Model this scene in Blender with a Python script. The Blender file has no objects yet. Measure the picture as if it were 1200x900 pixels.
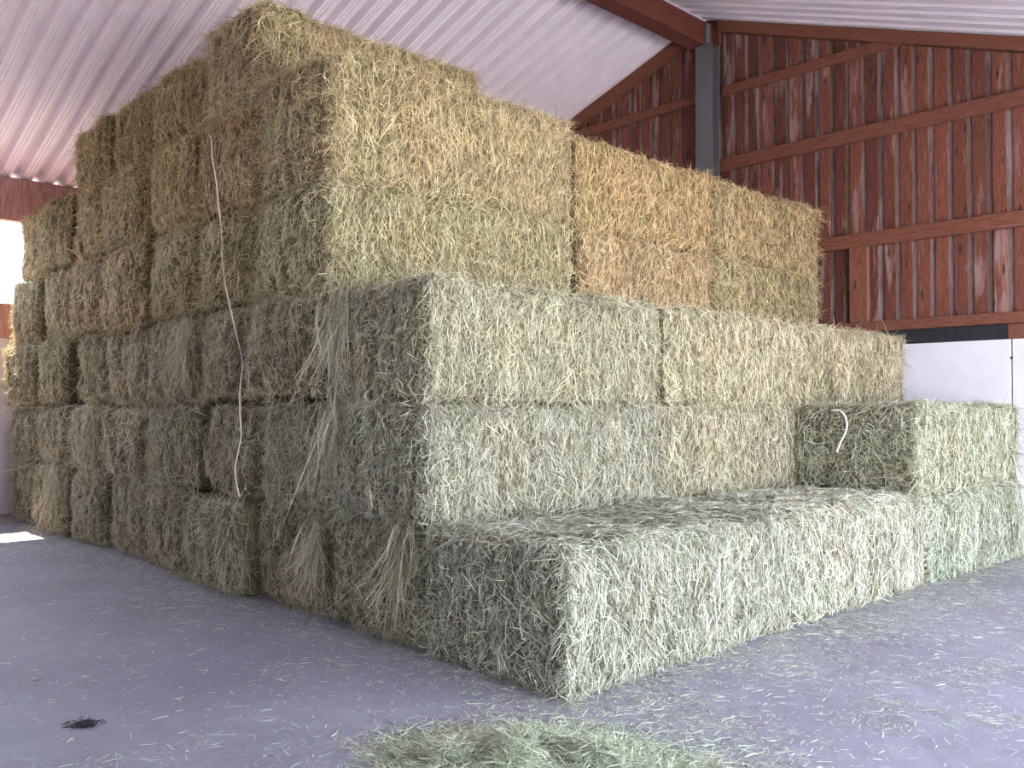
import bpy, bmesh, math
import numpy as np
from mathutils import Matrix, Vector

scene = bpy.context.scene
COL = scene.collection
PI = math.pi

# ------------------------------------------------------------------ camera
F_PX = 1050.6
cam_d = bpy.data.cameras.new('camera')
cam_d.sensor_fit = 'HORIZONTAL'
cam_d.sensor_width = 36.0
cam_d.lens = F_PX / 1200 * 36
cam_d.clip_end = 500
cam = bpy.data.objects.new('camera', cam_d)
COL.objects.link(cam)
CAM = Vector((-3.4706, -3.2276, 1.5396))
yaw, pitch, roll = 0.812872, 0.0274241, 0.0041872
fw = Vector((math.cos(pitch) * math.cos(yaw), math.cos(pitch) * math.sin(yaw), math.sin(pitch)))
r0 = Vector((math.sin(yaw), -math.cos(yaw), 0))
u0 = r0.cross(fw)
R_ = math.cos(roll) * r0 + math.sin(roll) * u0
U_ = -math.sin(roll) * r0 + math.cos(roll) * u0
m = Matrix((R_, U_, -fw)).transposed().to_4x4()
m.translation = CAM
cam.matrix_world = m
scene.camera = cam

# ------------------------------------------------------------------ view
scene.view_settings.view_transform = 'Standard'
scene.view_settings.look = 'None'
scene.view_settings.gamma = 1
scene.view_settings.use_curve_mapping = False
scene.view_settings.exposure = 3.8

# ------------------------------------------------------------------ noise
def _hash(ix, iy, iz, seed):
    h = (ix.astype(np.int64) * 374761393 + iy.astype(np.int64) * 668265263 + iz.astype(np.int64) * 2147483647 + seed * 974711) & 0xffffffff
    h = ((h ^ (h >> 13)) * 1274126177) & 0xffffffff
    h = ((h ^ (h >> 16)) * 2246822519) & 0xffffffff
    return ((h ^ (h >> 15)) & 0xffff) / 32767.5 - 1.0

def noise(p, seed=0):
    i = np.floor(p).astype(np.int64)
    f = p - i
    f = f * f * (3 - 2 * f)
    x, y, z = i[:, 0], i[:, 1], i[:, 2]
    out = 0
    for dx in (0, 1):
        wx = f[:, 0] if dx else 1 - f[:, 0]
        for dy in (0, 1):
            wy = f[:, 1] if dy else 1 - f[:, 1]
            for dz in (0, 1):
                wz = f[:, 2] if dz else 1 - f[:, 2]
                out = out + wx * wy * wz * _hash(x + dx, y + dy, z + dz, seed)
    return out

def norm(v):
    return v / np.maximum(np.linalg.norm(v, axis=1, keepdims=True), 1e-9)

# ------------------------------------------------------------------ object helpers
def tag(o, label=None, cat=None, group=None, kind=None):
    if label: o['label'] = label
    if cat: o['category'] = cat
    if group: o['group'] = group
    if kind: o['kind'] = kind
    return o

def link(name, me, parent=None, loc=(0, 0, 0), rz=0):
    o = bpy.data.objects.new(name, me)
    COL.objects.link(o)
    o.location = loc
    o.rotation_euler = (0, 0, rz)
    if parent: o.parent = parent
    return o

def quads_mesh(name, V, Q, mats, matidx=None, smooth=False):
    me = bpy.data.meshes.new(name)
    V = np.asarray(V, np.float32); Q = np.asarray(Q, np.int32)
    me.vertices.add(len(V)); me.vertices.foreach_set('co', V.ravel())
    me.loops.add(Q.size); me.loops.foreach_set('vertex_index', Q.ravel())
    me.polygons.add(len(Q))
    me.polygons.foreach_set('loop_start', np.arange(0, Q.size, 4, dtype=np.int32))
    me.polygons.foreach_set('loop_total', np.full(len(Q), 4, np.int32))
    for mm in mats: me.materials.append(mm)
    if matidx is not None: me.polygons.foreach_set('material_index', np.asarray(matidx, np.int32))
    me.polygons.foreach_set('use_smooth', np.full(len(Q), bool(smooth)))
    me.update(calc_edges=True)
    me.validate()
    return me

class MB:
    """collects eight-cornered blocks"""
    def __init__(s): s.v = []; s.f = []
    def hexa(s, c):
        n = len(s.v); s.v += [tuple(p) for p in c]
        for q in ((0, 3, 2, 1), (4, 5, 6, 7), (0, 1, 5, 4), (1, 2, 6, 5), (2, 3, 7, 6), (3, 0, 4, 7)):
            s.f.append(tuple(n + k for k in q))
    def box(s, x0, x1, y0, y1, z0, z1):
        s.hexa([(x0, y0, z0), (x1, y0, z0), (x1, y1, z0), (x0, y1, z0), (x0, y0, z1), (x1, y0, z1), (x1, y1, z1), (x0, y1, z1)])
    def build(s, name, mat, parent=None, bevel=0, loc=(0, 0, 0)):
        me = bpy.data.meshes.new(name)
        me.from_pydata(s.v, [], s.f); me.update()
        me.materials.append(mat)
        o = link(name, me, parent, loc)
        if bevel:
            b = o.modifiers.new('bevel', 'BEVEL'); b.width = bevel; b.segments = 2; b.limit_method = 'ANGLE'
        return o

# ------------------------------------------------------------------ materials
class NT:
    def __init__(s, name):
        s.m = bpy.data.materials.new(name); s.m.use_nodes = True
        s.t = s.m.node_tree; s.t.nodes.clear()
        s.out = s.n('ShaderNodeOutputMaterial')
    def n(s, typ, **kw):
        nd = s.t.nodes.new(typ)
        for k, v in kw.items(): setattr(nd, k, v)
        return nd
    def l(s, a, b): s.t.links.new(a, b)
    def ramp(s, fac, stops, interp='LINEAR'):
        r = s.n('ShaderNodeValToRGB'); r.color_ramp.interpolation = interp
        el = r.color_ramp.elements
        while len(el) < len(stops): el.new(0.5)
        for e, (p, c) in zip(el, stops):
            e.position = p; e.color = (*c, 1) if len(c) == 3 else c
        s.l(fac, r.inputs[0]); return r.outputs[0]
    def mapping(s, src, scale):
        mp = s.n('ShaderNodeMapping'); mp.inputs['Scale'].default_value = scale
        s.l(src, mp.inputs[0]); return mp.outputs[0]
    def noise(s, vec, scale, detail=3, rough=0.55):
        nz = s.n('ShaderNodeTexNoise'); nz.inputs['Scale'].default_value = scale
        nz.inputs['Detail'].default_value = detail; nz.inputs['Roughness'].default_value = rough
        s.l(vec, nz.inputs['Vector']); return nz.outputs[0]
    def mix(s, fac, a, b, mode='MIX'):
        mx = s.n('ShaderNodeMix', data_type='RGBA', blend_type=mode)
        if isinstance(fac, (int, float)): mx.inputs[0].default_value = fac
        else: s.l(fac, mx.inputs[0])
        for k, v in ((6, a), (7, b)):
            if isinstance(v, tuple): mx.inputs[k].default_value = (*v, 1)
            else: s.l(v, mx.inputs[k])
        return mx.outputs[2]
    def bsdf(s, col, rough=0.7, metal=0, bump=None, bstr=0.3, bdist=0.01, spec=0.3):
        b = s.n('ShaderNodeBsdfPrincipled')
        if isinstance(col, tuple): b.inputs['Base Color'].default_value = (*col, 1)
        else: s.l(col, b.inputs['Base Color'])
        if isinstance(rough, (int, float)): b.inputs['Roughness'].default_value = rough
        else: s.l(rough, b.inputs['Roughness'])
        b.inputs['Metallic'].default_value = metal
        b.inputs['Specular IOR Level'].default_value = spec
        if bump is not None:
            bp = s.n('ShaderNodeBump'); bp.inputs['Strength'].default_value = bstr; bp.inputs['Distance'].default_value = bdist
            s.l(bump, bp.inputs['Height']); s.l(bp.outputs[0], b.inputs['Normal'])
        s.l(b.outputs[0], s.out.inputs[0]); return b

def coords(t):
    return t.n('ShaderNodeTexCoord').outputs['Object']

def world_pos(t):
    return t.n('ShaderNodeNewGeometry').outputs['Position']

def mat_strand(name, stops):
    t = NT(name)
    g = t.n('ShaderNodeNewGeometry')
    oi = t.n('ShaderNodeObjectInfo')
    co = coords(t)
    c = t.ramp(g.outputs['Random Per Island'], stops)
    patch = t.noise(co, 3.1, 2)
    pc = t.ramp(patch, [(0.33, (0.97, 1.0, 0.955)), (0.5, (1, 1, 1)), (0.68, (1.03, 0.98, 0.93))])
    c = t.mix(1.0, c, pc, 'MULTIPLY')
    c = t.mix(1.0, c, oi.outputs['Color'], 'MULTIPLY')
    b = t.n('ShaderNodeBsdfPrincipled')
    t.l(c, b.inputs['Base Color']); b.inputs['Roughness'].default_value = 0.55; b.inputs['Specular IOR Level'].default_value = 0.25
    tr = t.n('ShaderNodeBsdfTranslucent'); t.l(c, tr.inputs[0])
    mx = t.n('ShaderNodeMixShader'); mx.inputs[0].default_value = 0.18
    t.l(b.outputs[0], mx.inputs[1]); t.l(tr.outputs[0], mx.inputs[2]); t.l(mx.outputs[0], t.out.inputs[0])
    return t.m

def mat_body():
    t = NT('hay_core')
    co = coords(t); oi = t.n('ShaderNodeObjectInfo')
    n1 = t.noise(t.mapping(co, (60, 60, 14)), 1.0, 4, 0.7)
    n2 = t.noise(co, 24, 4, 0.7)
    c = t.ramp(n1, [(0.3, (0.05, 0.04, 0.027)), (0.5, (0.15, 0.127, 0.087)), (0.7, (0.32, 0.285, 0.21))])  # core kept dark: shade deep between the stems painted into its colour
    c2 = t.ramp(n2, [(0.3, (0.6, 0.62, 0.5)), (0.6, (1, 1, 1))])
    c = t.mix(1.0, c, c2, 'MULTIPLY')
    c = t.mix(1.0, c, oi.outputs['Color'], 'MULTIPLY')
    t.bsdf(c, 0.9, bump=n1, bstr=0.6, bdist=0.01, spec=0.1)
    return t.m

def mat_floor():
    t = NT('concrete_floor')
    p = world_pos(t)
    n1 = t.noise(p, 0.9, 5, 0.6); n2 = t.noise(p, 9, 5, 0.7); n3 = t.noise(p, 60, 2)
    c = t.ramp(n1, [(0.3, (0.198, 0.182, 0.232)), (0.52, (0.244, 0.228, 0.285)), (0.72, (0.292, 0.278, 0.335))])
    c = t.mix(0.5, c, t.ramp(n2, [(0.35, (0.62, 0.6, 0.62)), (0.6, (1.05, 1.04, 1.05))]), 'MULTIPLY')
    c = t.mix(0.25, c, t.ramp(n3, [(0.35, (0.6, 0.6, 0.6)), (0.6, (1.1, 1.1, 1.1))]), 'MULTIPLY')
    t.bsdf(c, t.ramp(n2, [(0.3, (0.5,) * 3), (0.7, (0.75,) * 3)]), bump=n2, bstr=0.12, bdist=0.01, spec=0.4)
    return t.m

def mat_wood(name, base, worn, wear=0.5, scale=(6, 6, 0.9), knots=True):
    t = NT(name)
    g = t.n('ShaderNodeNewGeometry'); p = world_pos(t)
    rnd = g.outputs['Random Per Island']
    off = t.n('ShaderNodeVectorMath', operation='MULTIPLY_ADD')
    comb = t.n('ShaderNodeCombineXYZ')
    for k in range(3): t.l(rnd, comb.inputs[k])
    t.l(comb.outputs[0], off.inputs[0]); off.inputs[1].default_value = (37, 53, 91); t.l(p, off.inputs[2])
    v = t.mapping(off.outputs[0], scale)
    n1 = t.noise(v, 1.0, 5, 0.65)
    n2 = t.noise(t.mapping(off.outputs[0], tuple(s * 9 for s in scale)), 1.0, 3, 0.6)
    c = t.ramp(rnd, [(0, tuple(b * 0.72 for b in base)), (0.5, base), (1, tuple(min(1, b * 1.3) for b in base))])
    c = t.mix(1.0, c, t.ramp(n2, [(0.3, (0.6, 0.55, 0.55)), (0.55, (1, 1, 1)), (0.75, (1.15, 1.12, 1.1))]), 'MULTIPLY')
    c = t.mix(t.ramp(n1, [(wear, (0, 0, 0)), (wear + 0.1, (0.75, 0.75, 0.75))]), c, worn)
    if knots:
        vo = t.n('ShaderNodeTexVoronoi'); vo.inputs['Scale'].default_value = 1.0
        t.l(t.mapping(off.outputs[0], (9, 9, 2.4)), vo.inputs['Vector'])
        c = t.mix(t.ramp(vo.outputs['Distance'], [(0.10, (0.85,) * 3), (0.2, (0, 0, 0))]), c, (0.035, 0.018, 0.015))
    t.bsdf(c, 0.75, bump=n2, bstr=0.25, bdist=0.004, spec=0.25)
    return t.m

def mat_simple(name, col, rough=0.6, metal=0.0, var=0.12, scale=6, spec=0.3):
    t = NT(name); p = world_pos(t)
    n1 = t.noise(p, scale, 4, 0.6)
    c = t.ramp(n1, [(0.3, tuple(x * (1 - var) for x in col)), (0.7, tuple(min(1, x * (1 + var)) for x in col))])
    t.bsdf(c, rough, metal, bump=n1, bstr=0.05, spec=spec)
    return t.m

M = dict(
    strand=mat_strand('hay_strand', [(0.0, (0.09, 0.072, 0.048)), (0.26, (0.25, 0.215, 0.155)), (0.46, (0.46, 0.41, 0.31)),
                                     (0.58, (0.35, 0.335, 0.25)), (0.76, (0.58, 0.53, 0.415)), (1.0, (0.76, 0.71, 0.585))]),
    stem=mat_strand('hay_stem', [(0.0, (0.58, 0.53, 0.41)), (0.5, (0.74, 0.69, 0.56)), (1.0, (0.88, 0.84, 0.72))]), body=mat_body(), floor=mat_floor(),
    board=mat_wood('red_stained_board', (0.150, 0.052, 0.036), (0.33, 0.21, 0.195), 0.54),
    recess=mat_wood('weathered_board', (0.20, 0.125, 0.115), (0.34, 0.26, 0.26), 0.5, knots=False),
    rail=mat_wood('red_stained_rail', (0.20, 0.074, 0.048), (0.25, 0.12, 0.10), 0.66, scale=(6, 0.8, 8), knots=False),
    post=mat_wood('red_stained_post', (0.235, 0.090, 0.062), (0.33, 0.16, 0.13), 0.64),
    beam=mat_wood('glulam', (0.125, 0.036, 0.026), (0.30, 0.09, 0.05), 0.64, scale=(0.6, 5, 6), knots=False),
    eave=mat_wood('eave_beam', (0.56, 0.30, 0.285), (0.12, 0.05, 0.055), 0.66, scale=(4.5, 4, 0.5), knots=False),
    sheet=mat_simple('painted_steel_sheet', (0.77, 0.695, 0.77), 0.38, 0.0, 0.05, 3, 0.5),
    steel=mat_simple('grey_steel', (0.125, 0.125, 0.135), 0.45, 0.2, 0.08, 4, 0.5),
    concrete=mat_simple('pale_concrete', (0.66, 0.62, 0.68), 0.8, 0, 0.05, 3),
    black=mat_simple('black_membrane', (0.022, 0.02, 0.026), 0.7, 0, 0.3, 9),
    twine=mat_simple('baling_twine', (0.80, 0.72, 0.62), 0.7, 0, 0.06, 40),
    bounce_cut=mat_simple('bounce_cut_dark', (0.15, 0.135, 0.12), 0.95, 0, 0.25, 3),
    ground=mat_simple('gravel_yard', (0.55, 0.53, 0.52), 0.95, 0, 0.2, 2),
)

# ------------------------------------------------------------------ hay
def ribbons(P0, D, NRM, L, Wd, rng, bend=0.5, lift=0.12, droop=0.0, seg=3, centre=True, twist=0.6, zmin=None):
    """curved blades: roots P0, directions D (tangent), outward normals NRM"""
    n = len(P0)
    S = np.linspace(-0.5, 0.5, seg + 1) if centre else np.linspace(0, 1, seg + 1)
    side0 = norm(np.cross(D, NRM))
    cb = rng.normal(0, bend, n)[:, None] * side0
    lf = np.abs(rng.normal(0, lift, n))[:, None] * NRM if not centre else rng.normal(0, lift, n)[:, None] * NRM
    ln = L[:, None]
    V = np.empty((n, seg + 1, 2, 3))
    tw = rng.normal(0, twist, n)[:, None]
    sd = norm(side0 * np.cos(tw) + NRM * np.sin(tw))
    for k, s in enumerate(S):
        w = Wd * (1.0 if 0 < k < seg else 0.55)
        c = P0 + D * (s * ln) + lf * (s * ln) + cb * (s * s * ln) - np.array([0, 0, 1.0]) * (droop * s * s * ln)
        for j, sg in enumerate((-0.5, 0.5)):
            V[:, k, j] = c + sd * (w[:, None] * sg)
    if zmin is not None:
        V[..., 2] = np.maximum(V[..., 2], zmin)
    V = V.reshape(-1, 3)
    b = np.arange(n)[:, None] * (2 * (seg + 1))
    Q = np.stack([np.stack([b[:, 0] + 2 * k, b[:, 0] + 2 * k + 1, b[:, 0] + 2 * k + 3, b[:, 0] + 2 * k + 2], 1) for k in range(seg)], 1).reshape(-1, 4)
    return V, Q

FACES = {  # axis, sign, tangent axes
    'end': (0, -1, 1, 2), 'far': (0, 1, 1, 2), 'front': (1, -1, 0, 2), 'rear': (1, 1, 0, 2), 'top': (2, 1, 0, 1), 'under': (2, -1, 0, 1)}

class Bale:
    def __init__(s, L, W, H, seed, r=0.07, lump=1.0, bulge=0.0):
        s.bulge = bulge
        s.h = np.array([L / 2, W / 2, H / 2]); s.seed = seed; s.r = r; s.lump = lump
        rg = np.random.default_rng(seed)
        x = -L / 2; fl = []
        while x < L / 2:
            x += rg.uniform(0.09, 0.2); fl.append((x, rg.uniform(0.006, 0.024)))
        s.flakes = fl
        s.strings = [(-W / 2 + W * (k + 0.5) / 5 + rg.uniform(-0.03, 0.03), rg.uniform(0.012, 0.03)) for k in range(5)]
        s.crease = (rg.uniform(-0.06, 0.08), rg.uniform(0.008, 0.026))
    def face_pt(s, f, a, b):
        ax, sg, t1, t2 = FACES[f]
        p = np.empty((len(a), 3))
        p[:, ax] = sg * s.h[ax]; p[:, t1] = a * s.h[t1]; p[:, t2] = b * s.h[t2]
        return p
    def surf(s, p):
        rr = s.r * (1 + 0.5 * noise(p * 1.7, s.seed + 5))[:, None]
        inn = np.clip(p, -(s.h - rr), s.h - rr)
        n = norm(p - inn)
        q = inn + rr * n
        d = 0.030 * noise(p * 1.9 + 7, s.seed) + 0.020 * noise(p * 4.7, s.seed + 1) + 0.013 * noise(p * 11, s.seed + 2) + 0.009 * noise(p * 26, s.seed + 3)
        d *= s.lump
        we, wf, wt = np.abs(n[:, 0]) ** 2, np.abs(n[:, 1]) ** 2, np.abs(n[:, 2]) ** 2
        wob = 0.03 * noise(p * 3.3, s.seed + 9)
        for y, a in s.strings:
            d -= we * a * np.exp(-((p[:, 1] + wob - y) / 0.028) ** 2)
        for x, a in s.flakes:
            d -= (wf + 0.5 * wt) * a * np.exp(-((p[:, 0] + wob - x) / 0.02) ** 2) * (0.6 + 0.6 * noise(p * np.array([1, 2, 2.5]), s.seed + 12))
        d -= wf * s.crease[1] * np.exp(-((p[:, 2] + 0.6 * wob - s.crease[0]) / 0.022) ** 2)
        d = np.minimum(d, 0.04)
        d += we * s.bulge * (1 - np.abs(p[:, 1] / s.h[1]) ** 2.5) * (1 - np.abs(p[:, 2] / s.h[2]) ** 2.5)
        for f, (ax, sg, t1, t2) in FACES.items():
            if f not in s.show:
                d = np.where(n[:, ax] * sg > 0.5, np.minimum(d, 0.002), d)
        return q + n * d[:, None], n
    def body(s, step):
        V, Q, base = [], [], 0
        for f, (ax, sg, t1, t2) in FACES.items():
            st = step if f in s.show else step * 3
            nu = max(3, int(2 * s.h[t1] / st)); nv = max(3, int(2 * s.h[t2] / st))
            u, v = np.meshgrid(np.linspace(-1, 1, nu + 1), np.linspace(-1, 1, nv + 1), indexing='ij')
            p, _ = s.surf(s.face_pt(f, u.ravel(), v.ravel()))
            V.append(p)
            i = np.arange(nu)[:, None] * (nv + 1) + np.arange(nv)[None]
            q = np.stack([i, i + nv + 1, i + nv + 2, i + 1], -1).reshape(-1, 4)
            flip = (sg > 0) if ax != 1 else (sg < 0)
            Q.append((q if flip else q[:, ::-1]) + base); base += len(p)
        return np.concatenate(V), np.concatenate(Q)
    def blades(s, dens, wscale, rng, zmin):
        Vs, Qs, Ms, base = [], [], [], 0
        for f, mult in s.show.items():
            ax, sg, t1, t2 = FACES[f]
            n = int(4 * s.h[t1] * s.h[t2] * dens * mult)
            a = rng.uniform(-1, 1, n); b = rng.uniform(-1, 1, n)
            p0 = s.face_pt(f, a, b)
            q, nr = s.surf(p0)
            e1 = np.zeros((n, 3)); e1[:, t1] = 1
            e1 = norm(e1 - nr * (e1 * nr).sum(1, keepdims=True))
            e2 = np.cross(nr, e1); e2 *= np.sign(e2[:, t2:t2 + 1] + 1e-9)
            if f in ('end', 'far'):
                ang = PI / 2 + 2.4 * noise(p0 * 3.2, s.seed + 21) + rng.normal(0, 0.85, n)
            elif f in ('front', 'rear'):
                ang = PI / 2 + 0.55 * noise(p0 * 3.0, s.seed + 22) + rng.normal(0, 0.6, n)
            else:
                ang = rng.uniform(0, 2 * PI, n)

            d = e1 * np.cos(ang)[:, None] + e2 * np.sin(ang)[:, None]
            fly = rng.random(n)
            L = np.where(fly < 0.05, rng.uniform(0.10, 0.20, n), rng.uniform(0.025, 0.10, n))
            Wd = rng.uniform(0.0014, 0.0034, n) * wscale
            wide = fly < 0.11
            Wd = np.where(wide, Wd * 1.3, Wd)
            h = rng.uniform(-0.006, 0.024, n) + np.where(wide, 0.010, 0)
            Ms.append(np.repeat(np.where(wide, 2, 1), 3))
            lift = 0.16
            V, Q = ribbons(q + nr * h[:, None], d, nr, L, Wd, rng, 0.45, lift, 0.10, 3, True, 0.7, zmin)
            Vs.append(V); Qs.append(Q + base); base += len(V)
        # loose ends that stand off the surface
        for f, mult in s.show.items():
            ax, sg, t1, t2 = FACES[f]
            n = int(4 * s.h[t1] * s.h[t2] * dens * mult * 0.07)
            q, nr = s.surf(s.face_pt(f, rng.uniform(-1, 1, n), rng.uniform(-1, 1, n)))
            d = norm(rng.normal(0, 1, (n, 3)) + nr * 0.7 - np.array([0, 0, 0.5]))
            side = norm(np.cross(d, rng.normal(0, 1, (n, 3))))
            V, Q = ribbons(q, d, side, rng.uniform(0.03, 0.11, n), rng.uniform(0.002, 0.004, n) * wscale, rng, 0.6, 0.3, 0.35, 3, False, 0.6, zmin)
            Vs.append(V); Qs.append(Q + base); base += len(V); Ms.append(np.where(rng.random(n) < 0.4, 2, 1).repeat(3))
        # fringe along the visible edges
        edges = [('end', 'front'), ('end', 'top'), ('front', 'top'), ('end', 'rear'), ('front', 'far'), ('end', 'under'), ('front', 'under')]
        for f1, f2 in edges:
            if f1 not in s.show or (f2 not in s.show and f2 in ('front',)): continue
            a1, g1 = FACES[f1][:2]; a2, g2 = FACES[f2][:2]; t = 3 - a1 - a2
            n = int(2 * s.h[t] * (90 if f2 == 'under' else 200) * dens / 5000)
            p = np.zeros((n, 3)); p[:, a1] = g1 * s.h[a1]; p[:, a2] = g2 * s.h[a2]; p[:, t] = rng.uniform(-1, 1, n) * s.h[t]
            q, nr = s.surf(p)
            tang = np.zeros((n, 3)); tang[:, t] = 1
            d = norm(tang * rng.normal(0, 0.9, (n, 1)) + rng.normal(0, 0.55, (n, 3)) + nr * 0.45 - np.array([0, 0, 0.25]))
            side = norm(np.cross(d, rng.normal(0, 1, (n, 3))))
            V, Q = ribbons(q - nr * 0.01, d, side, rng.uniform(0.05, 0.15, n), rng.uniform(0.002, 0.0042, n) * wscale, rng, 0.7, 0.3, 0.3, 3, False, 0.6, zmin)
            Vs.append(V); Qs.append(Q + base); base += len(V); Ms.append(np.where(rng.random(n) < 0.2, 2, 1).repeat(3))
        return np.concatenate(Vs), np.concatenate(Qs), np.concatenate(Ms)

DENS = 9500
def make_bale(x0, x1, y0, y1, z0, z1, show, seed, tint, rz=0.0, r=0.07, lump=1.0, name='hay_bale', bulge=0.0):
    L, W, H = x1 - x0, y1 - y0, z1 - z0
    b = Bale(L, W, H, seed, r, lump, bulge)
    b.show = show
    rng = np.random.default_rng(seed + 1000)
    dist = math.hypot(x0 - CAM.x, y0 - CAM.y)
    far = max(1.0, dist / 5.5)
    bv, bq = b.body(min(0.06, 0.022 * far))
    zmin = (-H / 2 + 0.003) if z0 < 0.05 else None
    sv, sq, sm_ = b.blades(DENS / far ** 0.8, far ** 0.6, rng, zmin)
    V = np.concatenate([bv, sv]); Q = np.concatenate([bq, sq + len(bv)])
    V[:, 2] += H / 2
    mi = np.concatenate([np.zeros(len(bq)), sm_])
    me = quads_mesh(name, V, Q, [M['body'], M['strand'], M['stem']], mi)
    sm = np.zeros(len(Q), bool); sm[:len(bq)] = True
    me.polygons.foreach_set('use_smooth', sm)
    o = link(name, me, None, ((x0 + x1) / 2, (y0 + y1) / 2, z0), rz)
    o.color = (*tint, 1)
    return o

YC = [0.0, 1.17, 2.31, 3.43, 4.53, 5.70, 6.86, 8.04, 9.20, 10.36]     # rows of bales, from the near corner to the back wall
NT_ = [1, 3, 5, 6, 6, 6, 6, 5, 5]                                     # how many layers high each row stands at its end
ZT = [0.0, 0.80, 1.585, 2.38, 3.21, 4.06, 4.83]
XE = [0.0, 2.33, 4.62, 6.90]
LAYER = ['bottom', 'second', 'third', 'fourth', 'fifth', 'topmost']
ORD = ['first', 'second', 'third', 'fourth', 'fifth', 'sixth', 'seventh', 'eighth', 'ninth']
G_END = (0.84, 0.80, 0.70)
rs = np.random.default_rng(4)
BALES = {}
rj = np.random.default_rng(21)
YJ = {(c, t): YC[c] + (0.0 if c < 1 or c > 8 else float(rj.uniform(-0.075, 0.075))) for c in range(10) for t in range(6)}
ZJ = {(c, t): ZT[t] + (float(rj.uniform(-0.045, 0.045)) if t else 0.0) for c in range(9) for t in range(7)}
for k in ((1, 1), (1, 2), (2, 3), (2, 4), (3, 5)):   # bales whose long side is exposed keep to the front lines
    YJ[k] = YC[k[0]]
for k in ((0, 1), (1, 1), (1, 2), (1, 3), (2, 3), (2, 4), (2, 5), (3, 5), (3, 6)): ZJ[k] = ZT[k[1]]
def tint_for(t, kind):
    # greener hay below; warm bounce (upper) and cool skylight (lower) painted into the tint
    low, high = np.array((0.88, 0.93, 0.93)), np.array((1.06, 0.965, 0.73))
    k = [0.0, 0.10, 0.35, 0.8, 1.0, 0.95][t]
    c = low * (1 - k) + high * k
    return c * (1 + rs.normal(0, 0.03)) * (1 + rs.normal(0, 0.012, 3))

GROUP = 'hay bales of the big stack'
for c in range(9):
    for t in range(NT_[c]):
        top = t == NT_[c] - 1
        first = (t == 0 and c == 0) or (c == 1 and t in (1, 2)) or (c == 2 and t in (3, 4)) or (c == 3 and t == 5)
        j = rs.normal(0, 1, 8)
        xo = 0.0 if first else float(np.clip(j[0] * 0.05, -0.08, 0.09))
        show = {'end': 1.0}
        if first: show['front'] = 1.0
        if c == 0: show['top'] = 1.0
        elif top: show['top'] = 0.25
        x1 = XE[1] - 0.015
        y0, y1 = YJ[(c, t)] + 0.006, YJ[(c + 1, t)] - (0.006 if first else 0.012 + 0.02 * abs(j[5]) % 0.05)
        z0, z1 = ZJ[(c, t)], ZJ[(c, t + 1)] - 0.004
        if top: z1 += float(np.clip(j[1] * 0.025, -0.04, 0.04))
        elif not first: z1 -= 0.006 * abs(j[6]) % 0.01
        if first and t >= 4: z1 += 0.09 if t == 4 else 0.05
        if first and t == 2: z1 += 0.02
        if first and c == 2: x1 = 2.50
        if first and c == 3: x1 = 2.36
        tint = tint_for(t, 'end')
        if not first: tint = tint * np.array((0.91, 0.84, 0.76)) * (1 + float(np.clip(j[2], -1.5, 1.5)) * 0.06)  # shaded-side bales darkened and browned, shade painted into their tint
        r = 0.085 + 0.03 * min(abs(j[3]), 1.6) if not first else 0.065
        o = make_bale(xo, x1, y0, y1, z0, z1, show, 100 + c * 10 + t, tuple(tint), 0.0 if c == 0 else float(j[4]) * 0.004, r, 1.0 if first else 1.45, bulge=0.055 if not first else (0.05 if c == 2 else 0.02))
        nth = c - next(k for k in range(9) if NT_[k] > t and (k, t) != (0, 0) or k == 0 and t == 0)
        if first:
            lab = {0: 'hay bale at the near corner of the low front row, nearest the loose heap',
                   1: 'hay bale at the corner of the second layer, standing back above the low bale row',
                   2: 'pale hay bale at the corner of the third layer, under the golden bales',
                   3: 'pale gold hay bale at the corner of the fourth layer',
                   4: 'golden hay bale at the corner of the fifth layer, below the topmost bales',
                   5: 'hay bale at the corner of the topmost layer, just under the roof sheets'}[t]
        else:
            end = ', by the back wall' if c == 8 else ''
            lab = 'hay bale in the %s layer of the shaded side, %s' % (LAYER[t], 'the last before the back wall' if end else ORD[nth] + ' from the corner')
        tag(o, lab, 'hay bale', GROUP)
        BALES[(c, t, 0)] = o

def front_bale(c, t, k, show, lab, dz=0.0, x0=None, x1=None, y0=None):
    x0 = XE[k] + 0.01 if x0 is None else x0; x1 = XE[k + 1] - 0.01 if x1 is None else x1
    y0 = YC[c] + float(rs.normal(0, 0.012)) if y0 is None else y0
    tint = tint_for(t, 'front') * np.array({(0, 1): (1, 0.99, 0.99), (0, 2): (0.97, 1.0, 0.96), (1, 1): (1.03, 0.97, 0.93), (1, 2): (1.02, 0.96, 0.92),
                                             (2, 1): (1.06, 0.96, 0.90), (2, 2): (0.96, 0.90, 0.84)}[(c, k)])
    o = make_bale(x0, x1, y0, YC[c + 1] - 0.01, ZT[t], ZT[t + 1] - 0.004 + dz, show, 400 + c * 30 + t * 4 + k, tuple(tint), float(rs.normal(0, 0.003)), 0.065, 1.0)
    tag(o, lab, 'hay bale', GROUP)
    BALES[(c, t, k)] = o
    return o
FT = {'front': 1.0, 'top': 1.0}
front_bale(0, 0, 1, FT, 'pale hay bale in the middle of the low front row, its top bare')
front_bale(0, 0, 2, {'front': 1.0, 'far': 0.2}, 'pale hay bale of the low front row carrying one more bale, beside the concrete wall', x1=7.04)
front_bale(0, 1, 2, {'front': 1.0, 'end': 1.0, 'top': 0.6, 'far': 0.4}, 'hay bale set on the low front row with a twine loop on its dark end', x0=4.42, x1=6.93, y0=0.0)
FF = {'front': 1.0, 'far': 0.2}; FO = {'front': 1.0}
front_bale(1, 1, 1, FO, 'hay bale in the middle of the second layer, behind the bare low row')
front_bale(1, 1, 2, FF, 'hay bale in the second layer, mostly behind the single raised bale')
front_bale(1, 2, 1, {'front': 1.0, 'top': 0.2}, 'pale hay bale in the middle of the third layer')
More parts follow.
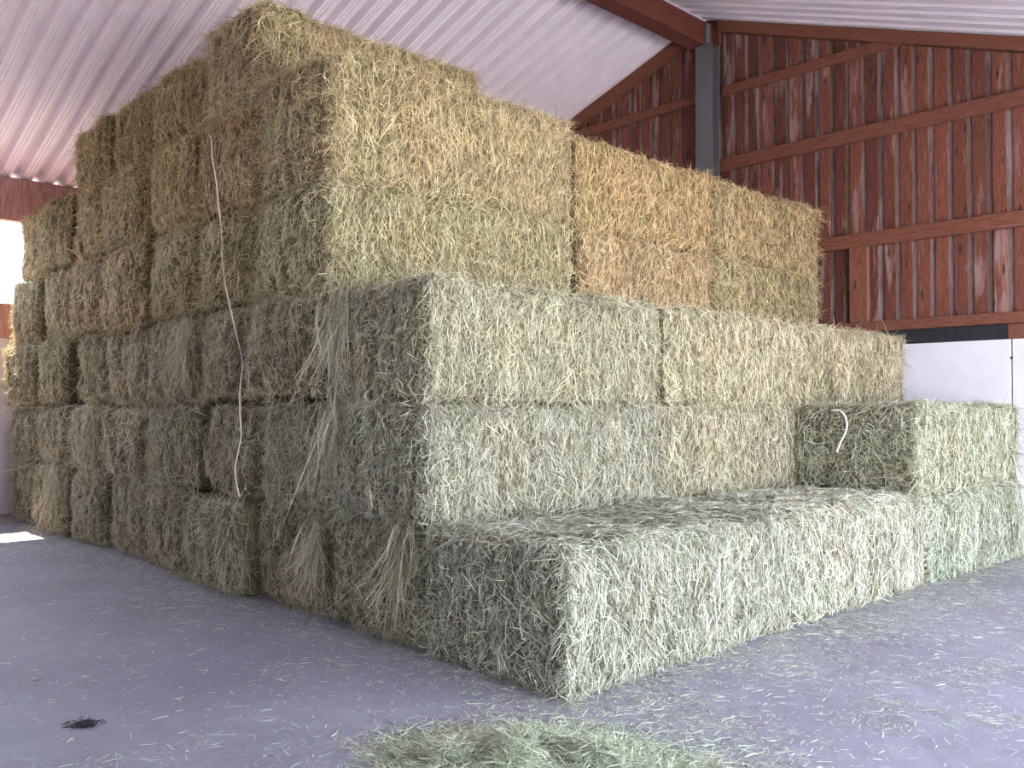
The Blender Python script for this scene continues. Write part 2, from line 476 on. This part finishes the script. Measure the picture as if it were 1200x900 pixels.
front_bale(1, 2, 2, {'front': 1.0, 'top': 0.3, 'far': 0.5}, 'pale hay bale ending the third layer, its top edge beside the wall post')
front_bale(2, 3, 1, FO, 'golden hay bale in the middle of the fourth layer', x0=2.55, x1=4.72)
front_bale(2, 3, 2, FF, 'hay bale ending the fourth layer in front of the red boards', x0=4.76, x1=7.13)
front_bale(2, 4, 1, {'front': 1.0, 'top': 0.3}, 'bright golden hay bale in the middle of the fifth layer, near the steel column', x0=2.55, x1=4.72)
front_bale(2, 4, 2, {'front': 1.0, 'top': 0.3, 'far': 0.5}, 'golden hay bale ending the fifth layer in front of the red boards', x0=4.76, x1=7.13)

# ------------------------------------------------------------------ wisps hanging out of bales
def wisp(bale, at, n, spread, length, seed, lean=0.0):
    """a bunch of stems hanging out of a bale; at = world point on its face"""
    rng = np.random.default_rng(seed)
    loc = np.array(at) - np.array(bale.location)
    n = int(n * 0.55)
    P = loc + rng.normal(0, 1, (n, 3)) * np.array([0.012, spread, spread * 1.5])
    out = np.array([-1.0, 0, 0])
    D = norm(np.array([-0.10, lean, -1.0]) + rng.normal(0, 0.24, (n, 3)))
    P = P + out * rng.uniform(0.0, 0.05, (n, 1))
    NR = norm(out + rng.normal(0, 0.3, (n, 3)))
    V, Q = ribbons(P, D, NR, rng.uniform(0.25, 0.95, n) * length, rng.uniform(0.0022, 0.0052, n), rng, 0.45, 0.03, 0.1, 4, False, 0.5,
                   0.004 - bale.location.z)
    o = link('hay_wisp', quads_mesh('hay_wisp', V, Q, [M['strand'], M['stem']], np.repeat(np.where(rng.random(n) < 0.14, 1, 0), 4)), bale)
    o.color = tuple(v * 1.12 for v in bale.color[:3]) + (1,)
    return o
wisp(BALES[(1, 1, 0)], (-0.03, 2.22, 1.50), 420, 0.075, 0.62, 1)
wisp(BALES[(1, 2, 0)], (-0.03, 2.18, 2.28), 420, 0.085, 0.62, 2)
wisp(BALES[(4, 2, 0)], (-0.06, 4.66, 2.22), 420, 0.07, 0.55, 3)
wisp(BALES[(7, 0, 0)], (-0.07, 8.25, 0.72), 520, 0.13, 0.62, 4, -0.05)
wisp(BALES[(2, 0, 0)], (-0.03, 2.45, 0.62), 360, 0.06, 0.55, 5)
wisp(BALES[(3, 0, 0)], (-0.03, 3.70, 0.55), 420, 0.10, 0.52, 6)
wisp(BALES[(1, 0, 0)], (-0.03, 1.40, 0.70), 460, 0.08, 0.62, 7)
wisp(BALES[(6, 1, 0)], (-0.03, 7.1, 1.4), 260, 0.08, 0.5, 8)

# ------------------------------------------------------------------ twine
def curve_obj(name, pts, rad, mat, parent=None):
    """a smooth round cord through the points, as a mesh tube"""
    P = np.array(pts, float); q = []
    for k in range(len(P) - 1):
        a, b_, c_, d_ = P[max(k - 1, 0)], P[k], P[k + 1], P[min(k + 2, len(P) - 1)]
        for u in np.linspace(0, 1, 6, endpoint=False):
            q.append(0.5 * (2 * b_ + (c_ - a) * u + (2 * a - 5 * b_ + 4 * c_ - d_) * u * u + (3 * b_ - a - 3 * c_ + d_) * u ** 3))
    q.append(P[-1]); q = np.array(q)
    T = norm(np.gradient(q, axis=0)); A = norm(np.cross(T, np.array([1.0, 0.13, 0.07]))); B = np.cross(T, A)
    ns = 8; ang = np.arange(ns) * 2 * PI / ns
    ring = q[:, None] + rad * (A[:, None] * np.cos(ang)[None, :, None] + B[:, None] * np.sin(ang)[None, :, None])
    V = ring.reshape(-1, 3); n = len(q)
    i = np.arange(n - 1)[:, None] * ns + np.arange(ns)[None]; k2 = np.arange(n - 1)[:, None] * ns + (np.arange(ns) + 1)[None] % ns
    Q = np.stack([i, k2, k2 + ns, i + ns], -1).reshape(-1, 4)
    return link(name, quads_mesh(name, V, Q, [mat], None, True), parent)

tp = [(-0.05, 4.259, 3.925), (-0.08, 4.144, 3.841), (-0.085, 4.116, 3.685), (-0.068, 4.069, 3.482), (-0.072, 4.012, 3.264), (-0.077, 3.935, 3.035), (-0.087, 3.899, 2.809), (-0.075, 3.866, 2.591), (-0.07, 3.803, 2.43), (-0.079, 3.699, 2.258), (-0.078, 3.608, 2.078), (-0.077, 3.531, 1.902), (-0.084, 3.549, 1.694), (-0.076, 3.562, 1.488), (-0.07, 3.549, 1.315), (-0.07, 3.601, 1.175), (-0.072, 3.641, 1.049), (-0.086, 3.599, 0.955), (-0.084, 3.538, 0.822)]
o = curve_obj('baling_twine', tp, 0.0058, M['twine'])
tag(o, 'long pale length of baling twine hanging down the shaded side of the stack', 'twine')
bl = BALES[(0, 1, 2)]
lp = [(4.36, 0.751, 1.535), (4.36, 0.676, 1.535), (4.36, 0.627, 1.489), (4.36, 0.604, 1.411), (4.36, 0.62, 1.333), (4.36, 0.662, 1.254), (4.36, 0.686, 1.199), (4.36, 0.703, 1.152)]
o = curve_obj('baling_twine', [tuple(Vector(q) - Vector(bl.location)) for q in lp], 0.0085, M['twine'], bl)
tag(o, 'pale loop of baling twine')

# ------------------------------------------------------------------ loose hay on the floor
def floor_blades(P, rng, L, Wd, zs, lift=0.02):
    n = len(P)
    a = rng.uniform(0, 2 * PI, n)
    D = np.stack([np.cos(a), np.sin(a), np.zeros(n)], 1)
    NR = np.tile(np.array([0, 0, 1.0]), (n, 1))
    P3 = np.concatenate([P, zs[:, None]], 1)
    return ribbons(P3, D, NR, L, Wd, rng, 0.22, lift, 0.0, 3, True, 0.4, 0.0015)

rng = np.random.default_rng(77)
n = 520000
P = np.stack([rng.uniform(-4.2, 7.2, n), rng.uniform(-3.4, 10.9, n)], 1)
z = np.zeros((n, 1)); P3 = np.concatenate([P, z], 1)
den = 0.03 + 0.24 * np.clip(noise(P3 * 1.4, 3) * 1.4, 0, 1) * np.clip(noise(P3 * 4, 4) + 0.6, 0, 1)
inside = (P[:, 0] > 0) & (P[:, 1] > 0)
dx = np.where(P[:, 1] > -0.05, np.abs(P[:, 0]), 9); dy = np.where(P[:, 0] > -0.05, np.abs(P[:, 1]), 9)
near = np.minimum(dx, dy)
den += 0.95 * np.exp(-near / 0.20) * np.where(dx < dy, 0.6, 1.0) + 0.22 * np.exp(-near / 0.8) * np.where(dx < dy, 0.2, 1.4)
den += 0.5 * np.clip(noise(P3 * np.array([2.1, 2.4, 1]) + 3, 6) - 0.05, 0, 1) * (P[:, 1] < 0.1)
den += 0.85 * np.exp(-(((P[:, 0] + 0.45) ** 2 + (P[:, 1] + 0.60) ** 2) / 0.75) ** 2)
keep = (rng.random(n) < den * 1.2) & ~inside & (P[:, 0] + P[:, 1] * 0.2 > -4.4)
P = P[keep]; k = len(P)
V, Q = floor_blades(P, rng, 0.012 + 0.085 * rng.random(k) ** 2.2, rng.uniform(0.0016, 0.0036, k), rng.uniform(0.002, 0.010, k))
o = link('scattered_hay', quads_mesh('scattered_hay', V, Q, [M['strand'], M['stem']], np.repeat(np.where(rng.random(len(V) // 8) < 0.45, 1, 0), 3))); o.color = (0.86, 0.96, 0.90, 1)
tag(o, 'loose hay stems scattered thinly over the grey concrete floor', 'hay', kind='stuff')

# heap of loose hay
n = 19000
u = np.array([0.725, -0.688]); v = np.array([0.688, 0.725]); C0 = np.array([-0.78, -0.50])
ra = np.sqrt(rng.random(n)) * (1 + 0.28 * np.abs(rng.normal(0, 1, n))); th = rng.uniform(0, 2 * PI, n)
edge = 1 + 0.22 * noise(np.stack([np.cos(th) * 1.6, np.sin(th) * 1.6, np.zeros(n)], 1) + 5, 31)
a = ra * np.cos(th) * 0.56 * edge; b = ra * np.sin(th) * 0.42 * edge
P = C0 + a[:, None] * u + b[:, None] * v
rr = np.clip(ra, 0, 1.3)
hh = 0.15 * np.clip(1 - rr ** 2, 0, 1) * (0.6 + 0.8 * noise(np.concatenate([P * 6, np.zeros((n, 1))], 1), 8))
V, Q = floor_blades(P, rng, rng.uniform(0.05, 0.17, n), rng.uniform(0.0018, 0.0040, n), 0.004 + hh * np.sqrt(rng.random(n)), 0.26)
o = link('hay_heap', quads_mesh('hay_heap', V, Q, [M['strand'], M['stem']], np.repeat(np.where(rng.random(len(V) // 8) < 0.45, 1, 0), 3))); o.color = (0.80, 0.90, 0.85, 1)
tag(o, 'small flat heap of loose greenish hay on the floor before the near corner', 'hay', kind='stuff')

# dark clump of trodden hay
n = 260
P = np.array([-1.96, 1.37]) + rng.normal(0, 1, (n, 1)) * 0.035 * u + rng.normal(0, 1, (n, 1)) * 0.025 * v
V, Q = floor_blades(P, rng, rng.uniform(0.01, 0.045, n), rng.uniform(0.003, 0.007, n), rng.uniform(0.002, 0.018, n), 0.2)
o = link('dirt_clump', quads_mesh('dirt_clump', V, Q, [M['black']]))
tag(o, 'small dark clump of dirt lying alone on the bare floor', 'dirt')

# ------------------------------------------------------------------ the barn
RIDGE_Y, RIDGE_Z, SL_BACK, SL_FRONT = 4.15, 7.15, 0.33, 0.362
XW = 7.36; X_LEFT = -13.0; Y_BACK = 11.1; Y_EAVE = -5.2
def roof_z(y):
    return RIDGE_Z - (SL_BACK * (y - RIDGE_Y) if y > RIDGE_Y else SL_FRONT * (RIDGE_Y - y))

b = MB(); b.box(X_LEFT, XW + 0.3, Y_EAVE, Y_BACK + 0.3, -0.15, 0.0)
tag(b.build('floor', M['floor']), kind='structure')
b = MB(); b.box(-90, 90, -90, 11.6, -0.35, -0.16)
tag(b.build('ground', M['ground']), kind='structure')
b = MB(); b.box(-90, 90, 11.6, 120, -0.35, -0.16)  # unseen ground behind, split off and darkened to cut bounce onto the roof
tag(b.build('bounce_cut_ground', M['bounce_cut']), kind='structure')

def roof(name, ya, za, yb, zb):
    pitch = 0.288
    prof = [(0.0, 0.0), (0.038, 0.0), (0.046, 0.012), (0.054, 0.0), (0.083, 0.0), (0.091, 0.012), (0.099, 0.0), (0.137, 0.0), (0.168, 0.11), (0.257, 0.11)]
    xs, zs = [], []
    x = X_LEFT
    while x < XW + 0.35:
        for a, h in prof: xs.append(x + a); zs.append(h)
        x += pitch
    xs = np.array(xs); zs = np.array(zs); nn = len(xs)
    V = np.concatenate([np.stack([xs, np.full(nn, ya), za + zs], 1), np.stack([xs, np.full(nn, yb), zb + zs], 1)])
    i = np.arange(nn - 1); Q = np.stack([i, i + 1, i + 1 + nn, i + nn], 1)
    o = link(name, quads_mesh(name, V, Q, [M['sheet']]))
    s = o.modifiers.new('thickness', 'SOLIDIFY'); s.thickness = 0.002; s.offset = 1 if ya > yb else -1
    tag(o, kind='structure')
roof('ceiling_back', RIDGE_Y, RIDGE_Z, Y_BACK + 0.45, roof_z(Y_BACK + 0.45))
roof('ceiling_front', RIDGE_Y, RIDGE_Z, Y_EAVE - 0.4, roof_z(Y_EAVE - 0.4))

# gable wall: concrete panels below, red boards above
b = MB()
for y0, y1 in ((Y_EAVE, 0.145), (0.16, 5.2), (5.215, Y_BACK)):
    b.box(XW - 0.06, XW + 0.12, y0, y1, 0.0, 2.33)
wr = tag(b.build('wall_right', M['concrete'], bevel=0.006), kind='structure')
h = bpy.data.meshes.new('socket'); bm = bmesh.new()
bmesh.ops.create_cone(bm, cap_ends=True, segments=16, radius1=0.016, radius2=0.012, depth=0.02, matrix=Matrix.Translation((XW - 0.062, 0.15, 2.12)) @ Matrix.Rotation(PI / 2, 4, 'Y'))
bm.to_mesh(h); bm.free(); h.materials.append(M['black']); link('socket', h, wr)
b = MB(); b.box(XW - 0.03, XW + 0.10, 0.2, Y_BACK, 2.335, 2.50)
tag(b.build('trim_1', M['black']), kind='structure')
b = MB(); b.box(XW - 0.03, XW + 0.10, Y_EAVE, 0.195, 2.335, 2.50)
tag(b.build('trim_2', M['rail'], bevel=0.004), kind='structure')
rg = np.random.default_rng(5)
front, back = MB(), MB()
y = Y_EAVE
def slanted(mb, x0, x1, y0, y1, z0, drop):
    za, zb = roof_z(y0) - drop, roof_z(y1) - drop
    mb.hexa([(x0, y0, z0), (x1, y0, z0), (x1, y1, z0), (x0, y1, z0), (x0, y0, za), (x1, y0, za), (x1, y1, zb), (x0, y1, zb)])
while y < Y_BACK - 0.2:
    w = 0.138 + rg.uniform(-0.008, 0.014)
    p = 0.208
    slanted(front, XW + rg.uniform(-0.004, 0.004), XW + 0.024, y, y + w, 2.5, -0.02)
    slanted(back, XW + 0.03, XW + 0.052, y + w - 0.045, y + p + 0.035, 2.5, -0.02)
    y += p
wg = tag(front.build('wall_gable', M['board'], bevel=0.003), kind='structure')
back.build('backing_boards', M['recess'], wg)
def rail(n, y0, y1, z0, z1, x0=XW - 0.075, mat='rail'):
    b = MB(); b.box(x0, XW - 0.002, y0, y1, z0, z1)
    tag(b.build('trim_%d' % n, M[mat], bevel=0.006), kind='structure')
rail(3, Y_EAVE, Y_BACK, 2.505, 2.63)
rail(4, Y_EAVE, Y_BACK, 3.565, 3.74)
rail(5, -1.2, 8.9, 4.90, 5.075)
rail(6, 1.35, 3.86, 5.965, 6.09)
rail(7, 4.22, 6.95, 5.965, 6.09)
rail(8, 1.77, 2.0, 2.632, 3.563, mat='post')
# sloping verge timbers under the sheets
for n, (y0, y1, d) in ((9, (Y_EAVE, 3.9, 0.17)), (10, (4.32, Y_BACK, 0.20))):
    b = MB(); x0, x1 = XW - 0.12, XW - 0.005
    g = 0.012
    za, zb = roof_z(y0), roof_z(y1)
    b.hexa([(x0, y0, za - d), (x1, y0, za - d), (x1, y1, zb - d), (x0, y1, zb - d), (x0, y0, za - g), (x1, y0, za - g), (x1, y1, zb - g), (x0, y1, zb - g)])
    tag(b.build('trim_%d' % n, M['rail'], bevel=0.006), kind='structure')
b = MB(); b.box(X_LEFT, XW - 0.01, 4.02, 4.29, 6.70, 7.03)
b.box(XW - 0.06, XW - 0.006, 3.9, 4.32, 6.72, 7.12)
o = tag(b.build('beam', M['beam'], bevel=0.01), kind='structure')
# steel column
b = MB()
cx0, cx1, cy0, cy1 = 7.09, 7.275, 3.885, 4.165
b.box(cx0, cx0 + 0.016, cy0, cy1, 0, 6.69); b.box(cx1 - 0.016, cx1, cy0, cy1, 0, 6.69)
b.box(cx0 + 0.016, cx1 - 0.016, 4.02, 4.032, 0, 6.69)
cl = b.build('steel_column', M['steel'], bevel=0.003)
tag(cl, 'grey steel column standing against the red board gable under the ridge beam', 'column', kind='structure')
b = MB(); b.box(7.10, 7.20, 3.985, 4.012, 6.55, 7.0); b.build('fixing_plate', M['steel'], cl)

# back wall
b = MB(); x = X_LEFT
while x < XW:
    b.box(x, min(x + 4.99, XW), Y_BACK, Y_BACK + 0.18, 0, 2.52); x += 5.0
tag(b.build('wall_back', M['concrete'], bevel=0.006), kind='structure')
b = MB(); b.box(X_LEFT, XW, Y_BACK - 0.02, Y_BACK + 0.16, 2.525, 3.02)
tag(b.build('trim_11', M['eave'], bevel=0.006), kind='structure')
b = MB(); b.box(X_LEFT, XW, Y_BACK - 0.02, Y_BACK + 0.16, 4.22, roof_z(Y_BACK) - 0.01)
tag(b.build('trim_12', M['eave'], bevel=0.01), kind='structure')
for k in range(5):
    b = MB(); xx = X_LEFT + 0.2 + k * 4.98
    b.box(xx, xx + 0.2, Y_BACK + 0.0, Y_BACK + 0.16, 3.02, 4.22)
    tag(b.build('trim_%d' % (13 + k), M['eave'], bevel=0.006), kind='structure')
# unseen front side: half closed by a wall added to darken the end faces
b = MB(); b.box(X_LEFT, -3.2, Y_EAVE - 0.15, Y_EAVE, 0, 2.4)
tag(b.build('wall_front_blocker', M['concrete']), kind='structure')
b = MB(); b.box(X_LEFT, -3.2, Y_EAVE - 0.05, Y_EAVE - 0.02, 2.4, roof_z(Y_EAVE) - 0.03)
tag(b.build('wall_front_blocker_boards', M['board']), kind='structure')
# unseen far gable, added to keep light off the end faces
b = MB(); b.box(X_LEFT - 0.15, X_LEFT, Y_EAVE, Y_BACK, 0, 2.4)
tag(b.build('wall_left_blocker', M['concrete']), kind='structure')
b = MB(); y = Y_EAVE
while y < Y_BACK - 0.2:
    slanted(b, X_LEFT - 0.03, X_LEFT, y, y + 0.205, 2.4, 0.03); y += 0.208
tag(b.build('far_gable_blocker', M['board']), kind='structure')

# ------------------------------------------------------------------ light
w = bpy.data.worlds.new('sky'); scene.world = w; w.use_nodes = True
nt = w.node_tree; nt.nodes.clear()
ow = nt.nodes.new('ShaderNodeOutputWorld'); bg = nt.nodes.new('ShaderNodeBackground')
bg.inputs['Color'].default_value = (0.76, 0.88, 1.0, 1); bg.inputs['Strength'].default_value = 1.25
nt.links.new(bg.outputs[0], ow.inputs[0])
sun_d = bpy.data.lights.new('sun', 'SUN'); sun_d.energy = 4.2; sun_d.angle = math.radians(0.6); sun_d.color = (1.0, 0.86, 0.68)
sun = bpy.data.objects.new('sun', sun_d); COL.objects.link(sun)
to_sun = Vector((0.04, 1.0, 1.36)).normalized()
sun.rotation_euler = to_sun.to_track_quat('Z', 'Y').to_euler()
sun.location = (0, 20, 30)
